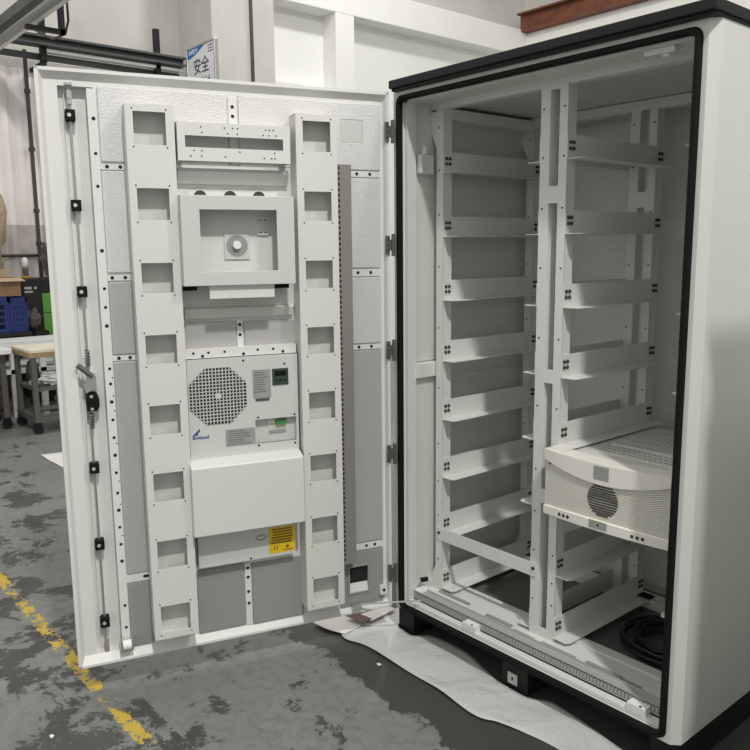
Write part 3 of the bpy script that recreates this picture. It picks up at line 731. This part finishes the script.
ap(o, 'top_flange', [M_pane, M_hole])
o = MB().box(.395, .745, -.018, .020, .402, .541)
for x, z in ((.56, .408), (.40, .425), (.64, .53)): o.disc((x, .0195, z), .004, (0, 1, 0), .0012, 8, 1)
ap(o, 'lower_panel', [M_ac, M_hole])
# fan grille: octagonal mesh of thin bars over a dark opening
fc = (.656, 1.010); fr = .098; kk = fr*math.tan(math.pi/8)
octo = [(fc[0]+x, fc[1]+z) for x, z in ((fr, kk), (kk, fr), (-kk, fr), (-fr, kk), (-fr, -kk), (-kk, -fr), (kk, -fr), (fr, -kk))]
gr = ap(MB().prism(octo, lambda u, v, w_: (u, w_, v), .0302, .0308), 'fan_opening', M_hole)
ext = lambda d: fr if abs(d) <= kk else fr-(abs(d)-kk)
o = MB(); p_ = .0115
k = -8
while k <= 8:
    d = (k+.5)*p_
    if abs(d) < fr:
        e = ext(d)
        o.box(fc[0]-e, fc[0]+e, .0306, .0330, fc[1]+d-.0015, fc[1]+d+.0015)
        o.box(fc[0]+d-.0015, fc[0]+d+.0015, .0306, .0330, fc[1]-e, fc[1]+e)
    k += 1
ap(o, 'fan_grille', M_ac)
o = MB().disc((fc[0], .0306, fc[1]), .011, (0, 1, 0), .0035, 8)
ap(o, 'fan_hub', M_ac)
def sticker(name, x0, x1, z0, z1, n_, mt): return ap(MB().box(x0, x1, n_, n_+.0008, z0, z1), name, mt)
s1 = sticker('rating_label', .471, .535, .990, 1.090, .030, M_lab)
o = MB(); random.seed(11)
for i in range(9):
    z = 1.080-i*.0085; o.box(.528-random.uniform(.02, .05), .530, .0308, .0311, z-.0012, z+.0012)
o.box(.477, .527, .0308, .0312, .979, .989)
ap(o, 'print_lines', M_lab2)
dsp = ap(MB().box(.407, .465, .029, .034, 1.032, 1.090), 'display', M_dgreen, bevel=.002)
o = MB().box(.415, .457, .034, .0345, 1.064, 1.082); 
for x in (.42, .436, .45): o.disc((x, .034, 1.048), .004, (0, 1, 0), .001, 10)
ap(o, 'display_window', M_rubber)
sticker('name_plate', .532, .636, .829, .889, .030, M_lab)
o = MB()
for i in range(7):
    z = .881-i*.0075; o.box(.545+random.uniform(0, .03), .628, .0308, .0311, z-.0010, z+.0010)
ap(o, 'print_lines', M_lab2)
DX = lambda s_, z_, n_: Matrix.Translation((s_-ab[0], n_-ab[1], z_-ab[2])) @ Matrix.Rotation(math.pi, 4, 'Z') @ Matrix.Rotation(math.radians(90), 4, 'X')
text_mesh('logo_lettering', 'Envicool', .0165, M_logob, DX(.720, .871, .0304), ac, bold=.0005)
ap(MB().prism([(.748, .878), (.723, .902), (.722, .893), (.730, .886), (.728, .880)], lambda u, v, w_: (u, w_, v), .0301, .0306), 'logo_mark', M_logob)
ap(MB().prism([(.476, .880), (.462, .880), (.455, .892), (.455, .902), (.476, .902)], lambda u, v, w_: (u, w_, v), .006, .0066), 'terminal_label', M_ball)
ap(MB().prism([(.474, .884), (.457, .884), (.4655, .898)], lambda u, v, w_: (u, w_, v), .0066, .0072), 'warning_triangle', M_yellow)
ap(MB().box(.414, .452, .006, .018, .888, .906), 'terminal_block', M_green2)
ap(MB().box(.414, .476, .006, .009, .856, .868), 'terminal_strip', M_lab)
yl = sticker('warning_label', .397, .494, .414, .511, .020, M_yellow)
o = MB(); random.seed(5)
for i in range(6):
    z = .502-i*.010; o.box(.403+random.uniform(0, .006), .488-random.uniform(0, .010), .0208, .0212, z-.0028, z+.0028)
o.box(.462, .466, .0208, .0212, .425, .441); o.box(.472, .476, .0208, .0212, .425, .441); o.disc((.425, .0208, .434), .006, (0, 1, 0), .0005, 12)
o.box(.405, .44, .0208, .0212, .420, .424)
ap(o, 'print_lines', M_brownprint)
pl = [(.522+.021*math.cos(2*math.pi*i/24), .481+.012*math.sin(2*math.pi*i/24)) for i in range(24)]
ap(MB().prism(pl, lambda u, v, w_: (u, w_, v), .020, .0208), 'oval_label', M_lab)
o = MB().box(.510, .534, .0208, .0212, .479, .483)
ap(o, 'print_lines', M_ball)

# ---------------------------------------------------------------- power module in the right bay
ub = (.86, .35, .622)
ups = thing('power_module', 'cream fronted rack power module with vented face sitting on the right bay brackets', 'power module', ub)
def up(m, name, mt, **k): return m.build(name, mt, ups, base=ub, **k)
ULx, URx, UB, UT = .634, 1.080, .628, .848
def fy(x, d=.014): u = (x-(ULx+URx)/2)/((URx-ULx)/2); return .100-d*(1-u*u)
NX = 28
def strip(zlo, zhi, proud, thick, mi=0, m=None):
    # curved band across the front between two height curves
    m = m or MB(); vs = []
    for i in range(NX+1):
        x = ULx+(URx-ULx)*i/NX; y = fy(x)-proud
        vs += [(x, y, zlo(x)), (x, y, zhi(x)), (x, y+thick, zhi(x)), (x, y+thick, zlo(x))]
    fs = []
    for i in range(NX):
        a = 4*i; b_ = a+4
        fs += [(a, b_, b_+1, a+1), (a+1, b_+1, b_+2, a+2), (a+2, b_+2, b_+3, a+3), (a+3, b_+3, b_, a)]
    fs += [(0, 1, 2, 3), (4*NX+3, 4*NX+2, 4*NX+1, 4*NX)]
    return m.add(vs, fs, mi)
u_ = lambda x: (x-(ULx+URx)/2)/((URx-ULx)/2)
brow = lambda x: .814-.038*(1-u_(x)**2)
lip = lambda x: .656+.004*(1-u_(x)**2)
o = strip(brow, lambda x: UT-.006*(1-u_(x)**2), .010, .07); strip(lambda x: UB, lip, .010, .05, 0, o)
for xx in (.675, ):
    o.disc((ULx+.02, fy(ULx+.02)-.002, .800), .004, (0, -1, 0), .002, 8, 1)
up(o, 'bezel', [M_cream, M_hole], bevel=.003)
# vent face: stack of thin louvres
m = strip(lip, brow, -.003, .004)
nl = 26
for k in range(nl):
    t0 = k/nl; t1 = (k+.62)/nl
    strip(lambda x, t=t0: lip(x)+(brow(x)-lip(x))*t, lambda x, t=t1: lip(x)+(brow(x)-lip(x))*t, .002, .006, 1, m)
M_vent = mat('vent_gap_tan', (.46, .445, .36), .6)
up(m, 'vent_face', [M_vent, M_cream])
# round fan behind the vent
m = MB(); cx_, cz_, r_ = .862, .728, .054
for k in range(13):
    t = -1+2*(k+.5)/13; hw = r_*math.sqrt(1-t*t); z = cz_+t*r_
    n2 = 6
    for half in (0,):
        vs = []
        for i in range(n2+1):
            x = cx_-hw+2*hw*i/n2; y = fy(x)-.0032
            vs += [(x, y, z-.0028), (x, y, z+.0028), (x, y+.003, z+.0028), (x, y+.003, z-.0028)]
        fs = []
        for i in range(n2):
            a = 4*i; b_ = a+4; fs += [(a, b_, b_+1, a+1), (a+1, b_+1, b_+2, a+2), (a+2, b_+2, b_+3, a+3), (a+3, b_+3, b_, a)]
        m.add(vs, fs)
up(m, 'fan_screen', mat('fan_dark_grey', (.07, .065, .06), .6))  # dark grey bars tracing the round fan
m = MB()
for i in range(7):
    x = .832+.054*i/6; m.v += [(x, fy(x)-.0108, .792), (x, fy(x)-.0108, .835)]
m.f = [[2*i, 2*i+2, 2*i+3, 2*i+1] for i in range(6)]; m.m = [0]*6
lb = up(m, 'model_label', M_lab); so = lb.modifiers.new('thickness', 'SOLIDIFY'); so.thickness = .0006
for x in (.705, .722, .739, .97, .987, 1.004):
    up(MB().disc((x, fy(x)-.0100, .643), .0055, (0, -1, 0), .0012, 10), 'indicator', M_bolt)
up(MB().box(.822, .885, fy(.853)-.0115, fy(.853)-.008, .636, .660).disc((.855, fy(.853)-.0115, .648), .004, (0, -1, 0), .001, 8, 1), 'switch_plate', [M_lab, M_hole])
o = MB().box(.655, 1.062, .14, .66, .628, .842)
up(o, 'housing', M_perf, bevel=.002)
o = MB()
for y0, y1, z in ((.20, .30, .8445), (.31, .47, .848), (.48, .64, .8445)):
    o.box(.74, 1.055, y0, y1, .842, z)
    for x in [.75+.018*i for i in range(17)]:
        for yy in (y0+.02, (y0+y1)/2, y1-.02): o.box(x, x+.009, yy, yy+.004, z, z+.0005, 1)
up(o, 'top_cover', [M_perf, M_lab2])
up(MB().box(.645, .70, .10, .17, .846, .852), 'corner_tab', M_cream)

# cable coil on the cabinet floor
pts = []
random.seed(21)
for i in range(560):
    a = i*.125; r = .132+.034*math.sin(i*.031)+.006*math.sin(i*.21)+random.uniform(-.003, .003)
    pts.append((.918+r*1.05*math.cos(a), .44+r*math.sin(a)*.95, .148+.024*(.5+.5*math.sin(i*.057+1))+.010*math.sin(a*1.3)))
tag(MB().tube(pts, .0062, 6).build('cable_coil', M_cable, smooth=True), 'coil of black cable lying on the cabinet floor in the right bay', 'cable')

# ---------------------------------------------------------------- added unseen cabinet that blocks lamp light from the open one's right side
nb = (2.18, .30, 0)
nc = thing('equipment_cabinet', 'added unseen pale grey cabinet with black roof shading the right side of the open one', 'cabinet', nb)
def npart(m, name, mt, **k): return m.build(name, mt, nc, base=nb, **k)
npart(MB().box(1.66, 2.70, -.20, .80, .10, 2.05), 'body', M_white, bevel=.012)
npart(MB().box(1.65, 2.71, -.235, .83, 2.052, 2.083), 'roof', M_lid, bevel=.004)
for x0, x1 in ((1.66, 1.75), (2.13, 2.23), (2.61, 2.70)): npart(MB().box(x0, x1, -.19, .79, 0, .10), 'plinth_beam', M_black, bevel=.003)
nd = npart(MB().box(1.68, 2.68, -.225, -.202, .13, 2.03), 'door', M_pane, bevel=.004)
MB().box(2.58, 2.63, -.245, -.226, 1.0, 1.22).build('handle', M_rubber, nd, base=(0, 0, 0), bevel=.004).location = (-nb[0], -nb[1], 0)
for z in (.30, 1.08, 1.86): MB().tube([(1.675, -.222, z-.05), (1.675, -.222, z+.05)], .008, 10).build('hinge', M_dsteel, nd).location = (-nb[0], -nb[1], 0)

# ---------------------------------------------------------------- things on the floor
def sheet(name, near, far, mt, label, cat, n=60, amp=.006, z0=.003, seed=0, th=.002):
    # near / far: edges as lists of (x,y), resampled
    def samp(pl, t):
        k = t*(len(pl)-1); i = min(int(k), len(pl)-2); f = k-i
        f2 = f
        p0 = pl[max(i-1, 0)]; p1 = pl[i]; p2 = pl[i+1]; p3 = pl[min(i+2, len(pl)-1)]
        return tuple(.5*((2*b_)+(-a+c)*f2+(2*a-5*b_+4*c-d)*f2*f2+(-a+3*b_-3*c+d)*f2**3) for a, b_, c, d in zip(p0, p1, p2, p3))
    m = 14; vs = []
    for i in range(n+1):
        A = samp(near, i/n); B = samp(far, i/n)
        for j in range(m+1):
            t = j/m; x = A[0]+(B[0]-A[0])*t; y = A[1]+(B[1]-A[1])*t
            z = z0+amp*(1+math.sin(9*x+3*y+seed)*math.cos(7*y-4*x+seed)+.5*math.sin(23*x-17*y+seed))*.7
            vs.append((x, y, max(z, .001)))
    me = MB(); me.add(vs, [(i*(m+1)+j, (i+1)*(m+1)+j, (i+1)*(m+1)+j+1, i*(m+1)+j+1) for i in range(n) for j in range(m)])
    o = me.build(name, mt, smooth=True)
    s = o.modifiers.new('thickness', 'SOLIDIFY'); s.thickness = th; s.offset = 1
    return tag(o, label, cat)
sheet('foam_sheet', [(-.125, -.185), (-.066, -.21), (.031, -.184), (.173, -.187), (.409, -.187), (.606, -.205), (.682, -.176), (.762, -.155), (.886, -.138), (1.1, -.16)],
      [(-.125, .13), (-.03, .13), (-.012, .02), (.05, -.003), (.10, .0), (.15, .06), (.29, .071), (.446, .032), (.53, .004), (.65, .002), (.72, .042), (.803, .037), (1.004, .0), (1.1, -.04)], M_sheet,
      'long crumpled white foam strip on the floor along the front of the cabinet', 'foam sheet', amp=.005, seed=1)
sheet('paper_sheet', [(-.241, -.237), (-.16, -.225), (-.085, -.195)], [(-.245, -.085), (-.17, -.06), (-.095, -.08)], M_paper,
      'small white paper sheet on the floor under the bottom edge of the open door', 'paper', n=16, amp=.003, z0=.012, seed=3, th=.001)
tq = [(-.081, -.106), (-.176, -.119), (-.161, -.075), (-.088, -.062)]
tq = [(-.176, -.122), (-.078, -.108), (-.084, -.058), (-.163, -.070)]
tag(MB().prism(tq, lambda u, v, w_: (u, v, w_), .030, .032).build('tape_piece', M_brown), 'short piece of brown tape lying across the white sheets beside the door', 'tape')
sheet('paper_offcut', [(-.170, -.072), (-.13, -.066), (-.09, -.055)], [(-.15, .06), (-.13, .085), (-.105, .085)], M_paper, 'white paper offcut on the floor behind the brown tape', 'paper', n=12, amp=.002, z0=.018, seed=6, th=.001)
sheet('paper_sheet', [(-3.76, -.213), (-3.5, -.21), (-3.24, -.20)], [(-3.74, -.06), (-3.45, .0), (-3.15, .05)], M_paper,
      'white paper sheet lying on the floor behind the left edge of the door', 'paper', n=16, amp=.003, seed=2, th=.001)
for k, (x, y, lab) in enumerate(((.161, -.23, 'tiny white paper scrap on the dark floor in front of the cabinet'), (-.185, -1.278, 'tiny white scrap on the worn floor beyond the yellow line'))):
    crumple('paper_scrap', (x, y, 0), (.008, .006, .003), False, M_table, lab, 'scrap', 3+k)
